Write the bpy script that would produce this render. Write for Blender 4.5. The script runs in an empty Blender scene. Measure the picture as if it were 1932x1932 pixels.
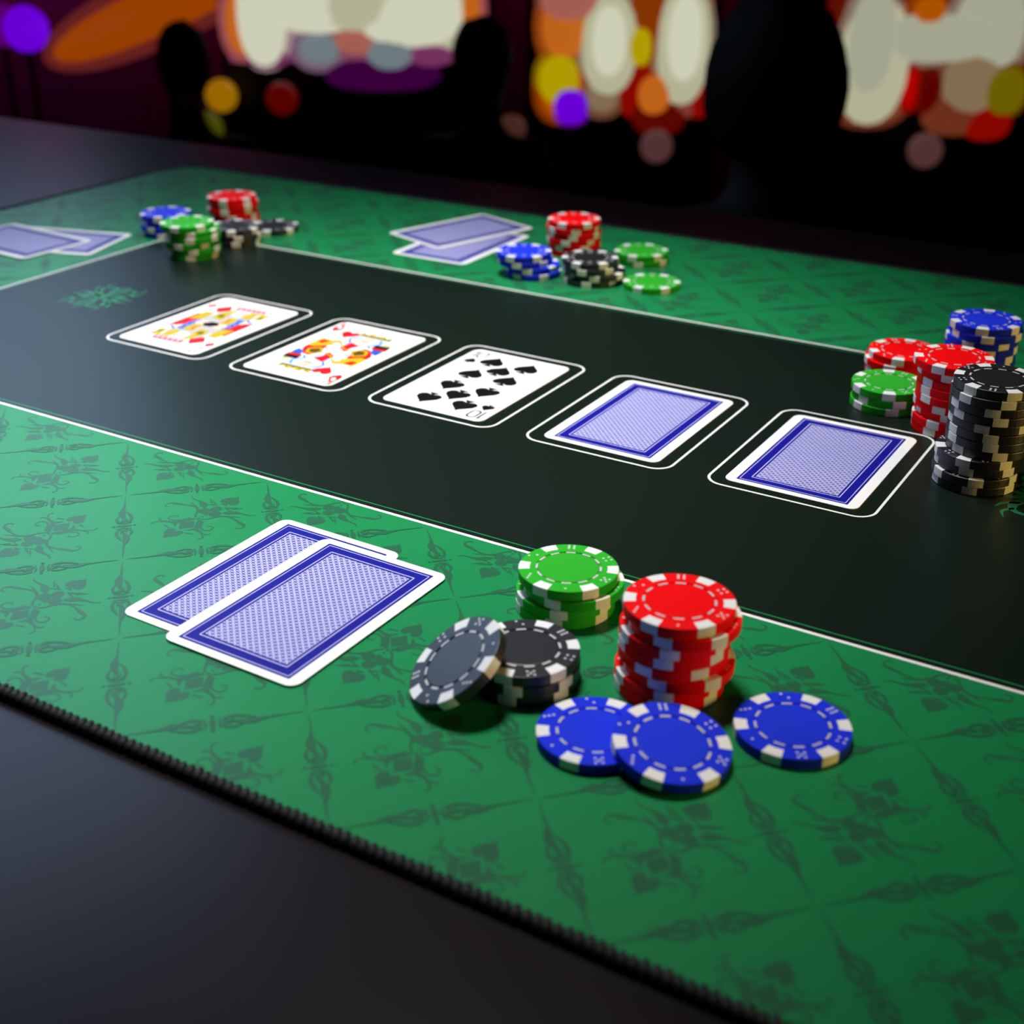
import bpy, bmesh, math, random
from mathutils import Vector, Matrix, Euler
random.seed(7)
sc = bpy.context.scene
C = sc.collection
PI = math.pi
S = 0.001            # table objects are written in millimetres
TZ = 1.05            # height of the mat surface above the platform

# ------------------------------------------------------------------ camera
CAM = Vector((0.5601, -0.5660, TZ + 0.2528))
YAW, PITCH = -0.5489, 0.4555
fw = Vector((math.sin(YAW)*math.cos(PITCH), math.cos(YAW)*math.cos(PITCH), -math.sin(PITCH)))
rt = Vector((math.cos(YAW), -math.sin(YAW), 0))
up = rt.cross(fw)
cd = bpy.data.cameras.new('camera'); cam = bpy.data.objects.new('camera', cd); C.objects.link(cam)
m3 = Matrix((rt, up, -fw)).transposed()
cam.matrix_world = Matrix.Translation(CAM) @ m3.to_4x4()
cd.sensor_width = 36; cd.sensor_fit = 'HORIZONTAL'; cd.lens = 2503.0/1932*36
cd.clip_start = 0.02; cd.clip_end = 60
cd.dof.use_dof = True; cd.dof.focus_distance = 0.565; cd.dof.aperture_fstop = cd.lens/1000/0.0048
sc.camera = cam

# ------------------------------------------------------------------ world and view
w = bpy.data.worlds.new('world'); sc.world = w; w.use_nodes = True
w.node_tree.nodes['Background'].inputs[0].default_value = (0.55, 0.62, 0.9, 1)
w.node_tree.nodes['Background'].inputs[1].default_value = 0.0025
sc.view_settings.view_transform = 'Standard'; sc.view_settings.look = 'None'
sc.view_settings.gamma = 1; sc.view_settings.exposure = 0; sc.view_settings.use_curve_mapping = False

# ------------------------------------------------------------------ table lamp and added lights
def area(name, loc, target, size, size_y, power, col, spread=None):
    l = bpy.data.lights.new(name, 'AREA'); l.shape = 'RECTANGLE'; l.size = size; l.size_y = size_y
    l.energy = power; l.color = col
    if spread: l.spread = spread
    o = bpy.data.objects.new(name, l); C.objects.link(o); o.location = loc
    o.rotation_euler = (Vector(target) - Vector(loc)).to_track_quat('-Z', 'Y').to_euler()
    return o
area('blue_sheen_light', (-1.62, 0.66, TZ+1.08), (-0.05, -0.10, TZ), 1.25, 1.15, 14.5, (0.47, 0.68, 1.0))  # unseen bluish light at the left, placed to give the mat its sheen
area('front_fill_light', (-0.55, -1.55, TZ+0.55), (0.3, -0.1, TZ), 0.9, 0.7, 0.22, (0.42, 0.52, 1.0))  # added dim blue fill for the front-left chip sides, no visible source
area('warm_side_light', (1.85, 0.16, TZ+0.36), (0.40, -0.1, TZ), 0.40, 0.30, 2.3, (1.0, 0.66, 0.15), math.radians(90))  # unseen warm light at the right, placed to yellow the right-facing chip sides

def spot(name, loc, target, power, col, ang, blend=1.0, rad=0.1):
    l = bpy.data.lights.new(name, 'SPOT'); l.energy = power; l.color = col
    l.spot_size = math.radians(ang); l.spot_blend = blend; l.shadow_soft_size = rad
    o = bpy.data.objects.new(name, l); C.objects.link(o); o.location = loc
    o.rotation_euler = (Vector(target) - Vector(loc)).to_track_quat('-Z', 'Y').to_euler()
    return o
spot('table_lamp_light', (0.03, 0.08, TZ+1.20), (0.10, -0.065, TZ), 116, (1.0, 0.985, 0.965), 46, 1.0, 0.17)

# ------------------------------------------------------------------ helpers
def tag(o, label=None, cat=None, group=None, kind=None):
    if label: o['label'] = label
    if cat: o['category'] = cat
    if group: o['group'] = group
    if kind: o['kind'] = kind
    return o
def empty(name, loc=(0,0,0), rot=(0,0,0)):
    o = bpy.data.objects.new(name, None); C.objects.link(o); o.location = loc; o.rotation_euler = rot
    o.empty_display_size = 0.02
    return o
def link(name, me, parent=None):
    o = bpy.data.objects.new(name, me); C.objects.link(o)
    if parent: o.parent = parent
    return o
def mesh(name, verts, faces, mats, mi=None, smooth=False):
    me = bpy.data.meshes.new(name); me.from_pydata(verts, [], faces)
    for m in (mats if isinstance(mats, (list, tuple)) else [mats]): me.materials.append(m)
    if mi: me.polygons.foreach_set('material_index', mi)
    if smooth: me.polygons.foreach_set('use_smooth', [True]*len(me.polygons))
    me.update(); return me
def fromb(name, bm, mats, smooth=False):
    bmesh.ops.recalc_face_normals(bm, faces=bm.faces)
    me = bpy.data.meshes.new(name); bm.to_mesh(me); bm.free()
    for m in (mats if isinstance(mats, (list, tuple)) else [mats]): me.materials.append(m)
    if smooth: me.polygons.foreach_set('use_smooth', [True]*len(me.polygons))
    return me
def box(bm, x0, x1, y0, y1, z0, z1, bev=0.0, seg=2):
    r = bmesh.ops.create_cube(bm, size=1)
    vs = r['verts']
    for v in vs:
        v.co.x = x0 + (v.co.x+.5)*(x1-x0); v.co.y = y0 + (v.co.y+.5)*(y1-y0); v.co.z = z0 + (v.co.z+.5)*(z1-z0)
    if bev:
        es = list({e for v in vs for e in v.link_edges})
        bmesh.ops.bevel(bm, geom=es, offset=bev, segments=seg, affect='EDGES', profile=0.5)
def mat(name, col, rough=0.5, spec=0.5, emit=None, es=1.0, metal=0.0, bump=None, coat=0.0, sheen=0.0, var=None):
    m = bpy.data.materials.new(name); m.use_nodes = True
    nt = m.node_tree; b = nt.nodes['Principled BSDF']
    b.inputs['Base Color'].default_value = (*col, 1); b.inputs['Roughness'].default_value = rough
    b.inputs['Specular IOR Level'].default_value = spec; b.inputs['Metallic'].default_value = metal
    b.inputs['Coat Weight'].default_value = coat; b.inputs['Coat Roughness'].default_value = 0.3
    if sheen:
        b.inputs['Sheen Weight'].default_value = sheen; b.inputs['Sheen Roughness'].default_value = 0.5
    if emit:
        b.inputs['Emission Color'].default_value = (*emit, 1); b.inputs['Emission Strength'].default_value = es
    tc = None
    if bump:   # (scale, strength, distance)
        tc = nt.nodes.new('ShaderNodeTexCoord'); n = nt.nodes.new('ShaderNodeTexNoise')
        n.inputs['Scale'].default_value = bump[0]; n.inputs['Detail'].default_value = 3
        bp = nt.nodes.new('ShaderNodeBump'); bp.inputs['Strength'].default_value = bump[1]; bp.inputs['Distance'].default_value = bump[2]
        nt.links.new(tc.outputs['Object'], n.inputs['Vector']); nt.links.new(n.outputs['Fac'], bp.inputs['Height'])
        nt.links.new(bp.outputs['Normal'], b.inputs['Normal'])
    if var:    # (scale, amount): faint tonal variation of the surface itself
        tc = tc or nt.nodes.new('ShaderNodeTexCoord'); n = nt.nodes.new('ShaderNodeTexNoise')
        n.inputs['Scale'].default_value = var[0]; n.inputs['Detail'].default_value = 4
        mx = nt.nodes.new('ShaderNodeMix'); mx.data_type = 'RGBA'
        mx.inputs[6].default_value = (*[c*(1-var[1]) for c in col], 1); mx.inputs[7].default_value = (*[min(1, c*(1+var[1])) for c in col], 1)
        nt.links.new(tc.outputs['Object'], n.inputs['Vector']); nt.links.new(n.outputs['Fac'], mx.inputs[0])
        nt.links.new(mx.outputs[2], b.inputs['Base Color'])
    return m

# ------------------------------------------------------------------ materials
FELT = dict(rough=0.33, spec=0.20, bump=(1500, 0.10, 0.0002))
M_green = mat('felt_green', (0.010, 0.225, 0.070), var=(300, .04), **FELT)
M_pattern = mat('felt_dark_green', (0.020, 0.118, 0.056), **FELT)
M_dark = mat('felt_black_green', (0.0050, 0.0120, 0.0075), **FELT)
M_line = mat('white_line', (0.86, 0.86, 0.84), **FELT)
M_gline = mat('green_line', (0.013, 0.21, 0.066), **FELT)
M_emb = mat('emblem_green', (0.012, 0.15, 0.062), **FELT)
M_rubber = mat('black_rubber', (0.008, 0.008, 0.009), rough=.6, bump=(800, .2, .0003))
M_thread = mat('black_thread', (0.009, 0.009, 0.010), rough=.62, spec=.3, bump=(2500, .3, .0003))
M_table = mat('black_table_top', (0.0085, 0.0045, 0.0068), rough=.28, spec=.18, bump=(900, .05, .0002), var=(20, .15))
M_leg = mat('black_table_leg', (0.01, 0.01, 0.012), rough=.4)
CH = {'red': (0.94, 0.003, 0.005), 'blue': (0.012, 0.034, 0.80), 'green': (0.024, 0.42, 0.022), 'black': (0.010, 0.010, 0.014)}
CI = {'red': (0.94, 0.003, 0.005), 'blue': (0.016, 0.042, 0.80), 'green': (0.030, 0.40, 0.026), 'black': (0.012, 0.012, 0.016)}
M_chip = {k: mat('chip_'+k, v, rough=.5 if k != 'black' else .38, spec=.08 if k != 'black' else .6, bump=(700, .03, .0002)) for k, v in CH.items()}
M_inlay = {k: mat('chip_inlay_'+k, v, rough=.42 if k != 'black' else .36, spec=.08 if k != 'black' else .6) for k, v in CI.items()}
M_spot = mat('chip_white', (0.86, 0.86, 0.86), rough=.5, spec=.35)
M_dash = mat('chip_dash_white', (0.60, 0.60, 0.62), rough=.4, spec=.4)
M_card = mat('card_white', (0.90, 0.90, 0.895), rough=.42, spec=.3)
M_red = mat('ink_red', (0.83, 0.008, 0.012), rough=.42, spec=.12)
M_black = mat('ink_black', (0.004, 0.004, 0.005), rough=.42, spec=.12)
M_yel = mat('ink_yellow', (0.50, 0.38, 0.008), rough=.42, spec=.12)
M_ink_blue = mat('ink_blue', (0.02, 0.10, 0.52), rough=.42, spec=.12)
M_lblue = mat('ink_pale_blue', (0.52, 0.68, 0.90), rough=.42, spec=.12)
M_gray = mat('ink_grey', (0.45, 0.45, 0.47), rough=.42, spec=.12)
M_skinink = mat('ink_pink', (0.80, 0.55, 0.45), rough=.42, spec=.12)
M_brown = mat('ink_brown', (0.10, 0.055, 0.008), rough=.42, spec=.12)

def math_node(nt, op, a, b=None, c=None):
    n = nt.nodes.new('ShaderNodeMath'); n.operation = op
    for i, v in enumerate((a, b, c)):
        if v is None: continue
        if isinstance(v, (int, float)): n.inputs[i].default_value = v
        else: nt.links.new(v, n.inputs[i])
    return n.outputs[0]
def weave_material():
    m = bpy.data.materials.new('card_back_weave'); m.use_nodes = True; nt = m.node_tree; b = nt.nodes['Principled BSDF']
    b.inputs['Roughness'].default_value = .42; b.inputs['Specular IOR Level'].default_value = .15
    tc = nt.nodes.new('ShaderNodeTexCoord'); sp = nt.nodes.new('ShaderNodeSeparateXYZ'); nt.links.new(tc.outputs['Object'], sp.inputs[0])
    k = 1000*2*PI/3.05
    M = lambda op, a, bb=None, c=None: math_node(nt, op, a, bb, c)
    x = M('MULTIPLY', sp.outputs[0], k); y = M('MULTIPLY', sp.outputs[1], k)
    cc = M('MULTIPLY', M('COSINE', x), M('COSINE', y))              # dots on a diagonal lattice
    dots = M('GREATER_THAN', cc, .52)
    s1 = M('COSINE', M('ADD', M('MULTIPLY', x, 2), M('MULTIPLY', y, 1)))
    s2 = M('COSINE', M('SUBTRACT', M('MULTIPLY', x, 1), M('MULTIPLY', y, 2)))
    li = M('GREATER_THAN', M('MULTIPLY', s1, s2), .28)
    li2 = M('LESS_THAN', M('ABSOLUTE', M('COSINE', M('ADD', x, y))), .22)
    li3 = M('LESS_THAN', M('ABSOLUTE', M('COSINE', M('SUBTRACT', x, y))), .22)
    fac = M('MINIMUM', M('ADD', M('ADD', dots, M('MULTIPLY', li, .9)), M('MULTIPLY', M('MAXIMUM', li2, li3), .68)), 1.0)
    mx = nt.nodes.new('ShaderNodeMix'); mx.data_type = 'RGBA'
    mx.inputs[6].default_value = (0.62, 0.62, 0.88, 1); mx.inputs[7].default_value = (0.018, 0.018, 0.30, 1)
    nt.links.new(fac, mx.inputs[0]); nt.links.new(mx.outputs[2], b.inputs['Base Color'])
    return m
M_weave = weave_material()
M_back = mat('card_back_blue', (0.008, 0.008, 0.27), rough=.42, spec=.12)
M_backline = mat('card_back_line', (0.62, 0.62, 0.88), rough=.42, spec=.15)

# ------------------------------------------------------------------ flat shapes (prints)
class Print:
    """collects flat shapes in millimetres, each with a layer height and a material index"""
    def __init__(s): s.v = []; s.f = []; s.mi = []; s.k = 0; s.step = 0.0
    def poly(s, pts, z=0.0, mi=0):
        s.k += 1; z += s.k*s.step; n = len(s.v); s.v += [(x*S, y*S, z*S) for x, y in pts]
        a = sum(pts[i][0]*pts[(i+1) % len(pts)][1]-pts[(i+1) % len(pts)][0]*pts[i][1] for i in range(len(pts)))
        idx = list(range(n, n+len(pts)))
        s.f.append(tuple(idx if a > 0 else idx[::-1])); s.mi.append(mi)
    def strip(s, L, R, z, mi=0, closed=False):
        s.k += 1; z += s.k*s.step; n = len(s.v); s.v += [(x*S, y*S, z*S) for p in zip(L, R) for x, y in p]
        k = len(L)
        for i in range(k if closed else k-1):
            a, b, c, d = n+2*i, n+2*i+1, n+2*((i+1) % k)+1, n+2*((i+1) % k)
            A, B, D = Vector(s.v[a]), Vector(s.v[b]), Vector(s.v[c])
            up_ = (B-A).cross(D-A).z > 0
            s.f.append((a, b, c, d) if up_ else (d, c, b, a)); s.mi.append(mi)
    def stroke(s, pts, ws, z=0.0, mi=0, sub=4):
        P, W = smooth(pts, ws, sub)
        L, R = [], []
        for i, p in enumerate(P):
            a = P[max(0, i-1)]; b = P[min(len(P)-1, i+1)]
            dx, dy = b[0]-a[0], b[1]-a[1]; l = math.hypot(dx, dy) or 1
            nx, ny = -dy/l*W[i]/2, dx/l*W[i]/2
            L.append((p[0]+nx, p[1]+ny)); R.append((p[0]-nx, p[1]-ny))
        s.strip(L, R, z, mi)
    def add(s, o, fn):
        n = len(s.v); s.v += [fn(v) for v in o.v]; s.f += [tuple(i+n for i in f) for f in o.f]; s.mi += o.mi
    def build(s, name, mats, parent=None, clip=None):
        me = mesh(name, s.v, s.f, mats, s.mi)
        bm = bmesh.new(); bm.from_mesh(me)
        if clip:
            x0, x1, y0, y1 = [c*S for c in clip]
            for co, no in (((x0,0,0),(-1,0,0)), ((x1,0,0),(1,0,0)), ((0,y0,0),(0,-1,0)), ((0,y1,0),(0,1,0))):
                bmesh.ops.bisect_plane(bm, geom=bm.verts[:]+bm.edges[:]+bm.faces[:], plane_co=co, plane_no=no, clear_outer=True, dist=1e-7)
        for f in bm.faces:
            if f.normal.z < 0: f.normal_flip()
        bm.to_mesh(me); bm.free()
        return link(name, me, parent)
def smooth(pts, ws, sub):
    if len(ws) != len(pts):
        ws = [ws[0] + (ws[-1]-ws[0])*i/(len(pts)-1) for i in range(len(pts))]
    if sub <= 1 or len(pts) < 3: return pts, ws
    P, W = [], []
    for i in range(len(pts)-1):
        p0, p1, p2, p3 = pts[max(0, i-1)], pts[i], pts[i+1], pts[min(len(pts)-1, i+2)]
        for k in range(sub):
            t = k/sub
            q = [0.5*((2*p1[j])+(-p0[j]+p2[j])*t+(2*p0[j]-5*p1[j]+4*p2[j]-p3[j])*t*t+(-p0[j]+3*p1[j]-3*p2[j]+p3[j])*t**3) for j in (0, 1)]
            P.append(q); W.append(ws[i]+(ws[i+1]-ws[i])*t)
    P.append(list(pts[-1])); W.append(ws[-1])
    return P, W
def rrect(w, h, r, n=6, cx=0, cy=0):
    out = []
    for sx, sy, a0 in ((1, 1, 0), (-1, 1, 90), (-1, -1, 180), (1, -1, 270)):
        for i in range(n+1):
            a = math.radians(a0+90*i/n)
            out.append((cx+sx*(w/2-r)+r*math.cos(a), cy+sy*(h/2-r)+r*math.sin(a)))
    return out
def rr_ring(P, w, h, r, t, z, mi=0, cx=0, cy=0, n=6):
    P.strip(rrect(w+t, h+t, r+t/2, n, cx, cy), rrect(w-t, h-t, max(.01, r-t/2), n, cx, cy), z, mi, closed=True)
def heart(cx, cy, w, h, n=20):      # point down, centred
    out = []
    for i in range(n):
        t = 2*PI*i/n
        x = 16*math.sin(t)**3; y = 13*math.cos(t)-5*math.cos(2*t)-2*math.cos(3*t)-math.cos(4*t)
        out.append((cx+x/32*w, cy+(y+2.5)/29*h))
    return out
def spade(P, cx, cy, w, h, z, mi, flip=1):
    for pts in (heart(0, 0, w, h*.86), ):
        P.poly([(cx+x, cy+flip*(-y+h*.05)) for x, y in pts], z, mi)
    P.poly([(cx+x*w, cy+flip*y*h) for x, y in ((0, -.15), (-.09, -.36), (-.24, -.5), (.24, -.5), (.09, -.36))], z+.003, mi)
def ngon(cx, cy, rx, ry, n=10, a0=0):
    return [(cx+rx*math.cos(a0+2*PI*i/n), cy+ry*math.sin(a0+2*PI*i/n)) for i in range(n)]

# ------------------------------------------------------------------ room: platform, casino hall, walls
M_floor = mat('dark_carpet', (0.006, 0.004, 0.005), rough=.9, spec=.1, bump=(60, .3, .01), var=(8, .4))
M_wall = mat('dark_wall', (0.10, 0.06, 0.08), rough=.85, spec=.15, var=(3, .2))
M_ceil = mat('dark_ceiling', (0.012, 0.011, 0.012), rough=.9)
bm = bmesh.new()
box(bm, -6.5, 5.5, -2.5, 0.98, -.6, 0.0); box(bm, -6.5, 5.5, 0.98, 8.5, -.6, -.5)
tag(link('floor', fromb('floor', bm, M_floor)), kind='structure')
bm = bmesh.new(); box(bm, -6.5, 5.5, .96, 1.0, -.06, .004, .004)
tag(link('trim_1', fromb('trim_1', bm, M_leg)), kind='structure')
bm = bmesh.new(); box(bm, -6.5, 5.5, -2.5, 8.5, 3.6, 3.7)
tag(link('ceiling', fromb('ceiling', bm, M_ceil)), kind='structure')
for nm, b in (('wall_back', (-6.5, 5.5, 8.5, 8.6)), ('wall_front', (-6.5, 5.5, -2.6, -2.5)), ('wall_left', (-6.6, -6.5, -2.5, 8.5)), ('wall_right', (5.5, 5.6, -2.5, 8.5))):
    bm = bmesh.new(); box(bm, *b, -.6, 3.7)
    tag(link(nm, fromb(nm, bm, M_wall)), kind='structure')

# the machines stand in a bank turned towards the table
FH = Vector((math.sin(YAW), math.cos(YAW), 0)); RH = Vector((math.cos(YAW), -math.sin(YAW), 0))
BASE = Vector((CAM.x, CAM.y, 0))
def hall(rx, dh, z=-.5):
    v = BASE + RH*rx + FH*dh; return (v.x, v.y, z)

# ------------------------------------------------------------------ table
tb = empty('poker_table', (0.10, -0.13, 0)); tag(tb, 'large black table with matte dark top under the green poker mat', 'table')
bm = bmesh.new(); box(bm, -1.0, 0.98, -.60, .575, TZ-.003-.045, TZ-.003, .008, 3)
link('table_top', fromb('table_top', bm, M_table), tb)
bm = bmesh.new(); box(bm, -.92, .90, -.52, .495, TZ-.003-.045-.09, TZ-.0481, .004)
link('apron', fromb('apron', bm, M_leg), tb)
for x in (-.86, .84):
    for y in (-.46, .435):
        bm = bmesh.new(); box(bm, x-.04, x+.04, y-.04, y+.04, 0.0, TZ-.1385, .005)
        link('leg', fromb('leg', bm, M_leg), tb)

# ------------------------------------------------------------------ poker mat
MX0, MX1, MY0, MY1 = -354.0, 741.0, -334.0, 343.0
mt = empty('poker_mat', (0.1935, 0.0045, TZ-.003)); tag(mt, 'green patterned poker mat with dark centre and five outlined card places', 'poker mat')
ox, oy = 193.5, 4.5
W, H = MX1-MX0, MY1-MY0
outl = rrect(W, H, 34, 12)
n = len(outl)
v = [(x*S, y*S, 0) for x, y in outl] + [(x*S, y*S, .003) for x, y in outl]
f = [tuple(range(n-1, -1, -1)), tuple(range(n, 2*n))] + [(i, (i+1) % n, n+(i+1) % n, n+i) for i in range(n)]
link('mat_sheet', mesh('mat_sheet', v, f, [M_green, M_rubber], [1, 0]+[1]*n), mt)
# inner dark field and its printed lines; heights above the sheet in mm
FX0, FX1, FY0, FY1 = -172.5, 559.5, -154.4, 157.7
fc = ((FX0+FX1)/2-ox, (FY0+FY1)/2-oy); fw_, fh_ = FX1-FX0, FY1-FY0
P = Print(); P.poly(rrect(fw_, fh_, 6, 5, *fc), 3.02); P.build('dark_field', M_dark, mt)
P = Print(); rr_ring(P, fw_, fh_, 6, 1.75, 3.04, 0, *fc)
P.build('border_line', M_line, mt)
P = Print(); rr_ring(P, fw_-7.9, fh_-7.9, 4, .75, 3.04, 0, *fc)
P.build('thin_border_line', M_gline, mt)
SP = 96.7
for i in range(5):
    P = Print(); rr_ring(P, 77.8, 104.9, 8.5, 1.25, 3.04, 0, SP*i-ox, 0-oy, 8)
    P.build('card_place', M_line, mt)

def motif():
    P = Print(); z = 0; P.step = .0016
    P.poly(heart(0, -17.2, 8.6, 9.6), z)
    P.poly([(0, -12.2), (4.0, -7.4), (0, -2.7), (-4.0, -7.4)], z)
    for lx, ly in ((0, 10.6), (-3.1, 6.6), (3.1, 6.6)): P.poly(ngon(lx, ly, 2.7, 2.7, 12), z)
    P.poly([(0, 8), (-1.3, 3.6), (1.3, 3.6)], z)
    spade(P, 0, 20.6, 9.2, 10.4, z, 0)
    P.poly(ngon(0, -.4, .9, .9, 6), z); P.poly(ngon(0, 1.8, .7, .7, 6), z)
    for s in (-1, 1):
        def st(pts, ws, sub=4): P.stroke([(s*x, y) for x, y in pts], ws, z, 0, sub)
        st([(1.2, -1.0), (4.3, -5.6), (5.6, -8.2), (3.2, -11.4)], [1.6, 2.4, 2.2, .4])
        st([(3.2, -1.5), (4.9, -4.4), (7.0, -6.4), (9.8, -7.3), (11.9, -6.0), (11.4, -3.6), (9.6, -2.9), (8.6, -4.0)], [1.6, 1.5, 1.0, .8, .8, .8, .7, .5])
        st([(5.4, -8.3), (9, -9.2), (11.5, -9.9), (13.5, -9.8), (14.4, -8.5)], [2.4, 1.2, .9, .8, .9])
        st([(9.6, -9.6), (12.6, -11.3), (14.0, -12.9), (13.4, -14.9)], [.8, .7, .8, .9], 3)
        P.poly([(s*4.2, -12.9), (s*8.4, -11.9), (s*8.0, -12.9), (s*4.8, -13.6)], z)
        st([(1.6, -.2), (3.6, 1.6), (5.0, 4.4), (6.6, 6.3), (9.4, 7.6), (13.6, 7.2), (17.6, 5.9), (20.6, 5.2), (22.0, 3.2), (20.9, 1.2), (19.2, 1.6)],
           [1.0, 1.0, 1.2, 1.5, 1.0, .9, 1.9, 1.5, .8, .8, .6])
        st([(8.6, 7.7), (11.5, 8.8), (14.6, 9.9)], [.9, .9, .2], 2)
        st([(5.0, 9.0), (7.3, 10.8), (9.4, 12.1), (12.6, 12.9), (16.4, 13.4), (18.6, 15.0)], [.6, 3.6, 2.6, 1.0, .8, .4])
        st([(2.2, 13.4), (4.4, 14.6), (7.4, 16.5)], [1.4, 1.0, .3], 2)
        st([(5.8, 14.0), (9.5, 17.3)], [1.0, .5], 1); st([(3.6, 13.2), (6.6, 12.4)], [1.0, .3], 1)
    return P
def edge_piece():      # runs along +x from 0 to 62.2 between two lattice nodes
    P = Print(); z = 0.06; Lh = 62.2; P.step = .0016
    for s in (0, 1):
        X = lambda x: Lh-x if s else x
        def st(pts, ws, sub=3): P.stroke([(X(x), -y if s else y) for x, y in pts], ws, z, 0, sub)
        st([(1.5, 0), (8, .1), (13, .3), (18, 1.1), (22, .6), (26, -.6)], [.15, .7, 1.1, 3.2, 2.2, .4])
        st([(17, -.6), (20.5, -2.2), (24.0, -3.0), (27.0, -2.4), (26.8, -.9), (24.6, -.9)], [.3, 1.3, 1.5, 1.2, .8, .4])
        st([(21, 2.2), (24.5, 3.2), (27.2, 2.4), (26.6, .9), (25, 1.1)], [.4, 1.4, 1.2, .8, .4])
        st([(24.2, -1.4), (26.6, -.1), (28.0, 1.6)], [.5, 1.5, .5])
        st([(28.4, -3.0), (28.8, 0), (28.4, 3.0)], [.4, 1.1, .4], 2)
    P.poly(ngon(31.1, 0, 1.1, 3.4, 8), z)
    for y in (-4.3, 4.3): P.poly(ngon(31.1, y, .7, .7, 6), z)
    return P
mo, ed = motif(), edge_piece()
zones = (('near', (MX0+2.2, MX1-2.2, MY0+2.2, FY0-.9)), ('far', (MX0+2.2, MX1-2.2, FY1+.9, MY1-2.2)),
         ('l', (MX0+2.2, FX0-.9, FY0-.9, FY1+.9)), ('r', (FX1+.9, MX1-2.2, FY0-.9, FY1+.9)))
HD = 43.95
for zn, (x0, x1, y0, y1) in zones:
    P = Print()
    for j in range(-2, 16):
        cy = -289 + HD*j
        if cy < y0-46 or cy > y1+46: continue
        for i in range(-10, 10):
            cx = 355.4 + 2*HD*i + (HD if j % 2 else 0)
            if cx < x0-46 or cx > x1+46: continue
            s = -1 if j % 2 else 1
            P.add(mo, lambda v: (v[0]*s+(cx-ox)*S, v[1]*s+(cy-oy)*S, v[2]+.00301))
            for sx in (1, -1):     # the two lower edges of this cell
                c_, s_ = math.cos(PI/4*1), math.sin(PI/4)
                P.add(ed, lambda v: ((cx-ox)*S+sx*(v[0]*c_-v[1]*s_*1), (cy-oy-HD)*S+(v[0]*s_+v[1]*c_), v[2]+.00301+.00002*(sx+1)))
    P.build('ornament_print', M_pattern, mt, (x0-ox, x1-ox, y0-oy, y1-oy))
# green scroll emblems on the dark field
for ex, sg in ((-100.6, 1), (487.6, -1)):
    P = Print(); R_ = lambda pts: [(x*sg+ex-ox, y*sg+6.3-oy) for x, y in pts]
    P.poly(R_(ngon(0, 0, 3.2, 7.5, 14)), 3.04)
    for s in (-1, 1):
        for fl in (-1, 1):
            for pts, ws in (([(2, 1), (8, 4), (13, 10), (12, 17), (6, 19), (4.5, 14.5), (8, 13)], [2.2, 5.2, 4.6, 3.0, 2.0, 1.6, .8]),
                            ([(3, 0), (10, 1.2), (17, 3.5), (24, 2.0)], [3.6, 4.2, 2.6, .3]),
                            ([(1.2, 7), (3, 14), (1.0, 25)], [3.0, 3.2, .4]),
                            ([(11, 8), (17, 11), (20, 17)], [1.8, 2.4, .3]), ([(12, 15), (16, 20), (14, 26)], [1.6, 1.8, .3])):
                P.stroke(R_([(s*x, fl*y) for x, y in pts]), ws, 3.04+.002*(s+fl+2), 0, 3)
    P.build('emblem_print', M_emb, mt)
# overlock stitching round the rim: thousands of thread turns, one joined part
tv, tf = [], []
per = rrect(W-.4, H-.4, 34, 26)
pts = []
for i in range(len(per)):
    a, b = per[i], per[(i+1) % len(per)]; L = math.hypot(b[0]-a[0], b[1]-a[1])
    pts.append((a, b, L))
pos = 0.0; step = 3.2; acc = 0
for a, b, L in pts:
    dx, dy = (b[0]-a[0])/max(L, 1e-6), (b[1]-a[1])/max(L, 1e-6); nx, ny = dy, -dx      # outward
    while pos < acc+L:
        u = pos-acc; cx, cy = a[0]+dx*u, a[1]+dy*u
        j = random.uniform(-.18, .18)
        prof = ((-3.0+random.uniform(-.35, .35), 3.0, -.75), (-1.4, 3.45, -.35), (.35, 3.15, 0), (.8, 1.9, .25), (.75, .75, .45))
        rr = (.9, 1.55, 1.75, 1.7, 1.5)
        base = len(tv)
        for k, ((o_, z_, sl), r_) in enumerate(zip(prof, rr)):
            px, py = cx+nx*o_+dx*(sl+j), cy+ny*o_+dy*(sl+j)
            pn = prof[min(k+1, 4)]; pp = prof[max(k-1, 0)]
            to, tz_ = pn[0]-pp[0], pn[1]-pp[1]; l = math.hypot(to, tz_); no, nz = -tz_/l, to/l
            for q in range(7):
                an = 2*PI*q/7; e = math.cos(an)*r_; g = math.sin(an)*r_*.6
                tv.append(((px+dx*e+nx*no*g)*S, (py+dy*e+ny*no*g)*S, max(.0001, (z_+nz*g)*S)))
        for k in range(4):
            for q in range(7):
                tf.append((base+k*7+q, base+k*7+(q+1) % 7, base+(k+1)*7+(q+1) % 7, base+(k+1)*7+q))
        tf.append(tuple(base+q for q in range(6, -1, -1))); tf.append(tuple(base+28+q for q in range(7)))
        pos += step
    acc += L
o = link('overlock_stitching', mesh('overlock_stitching', tv, tf, M_thread, smooth=True), mt); tag(o, kind='stuff')

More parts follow.
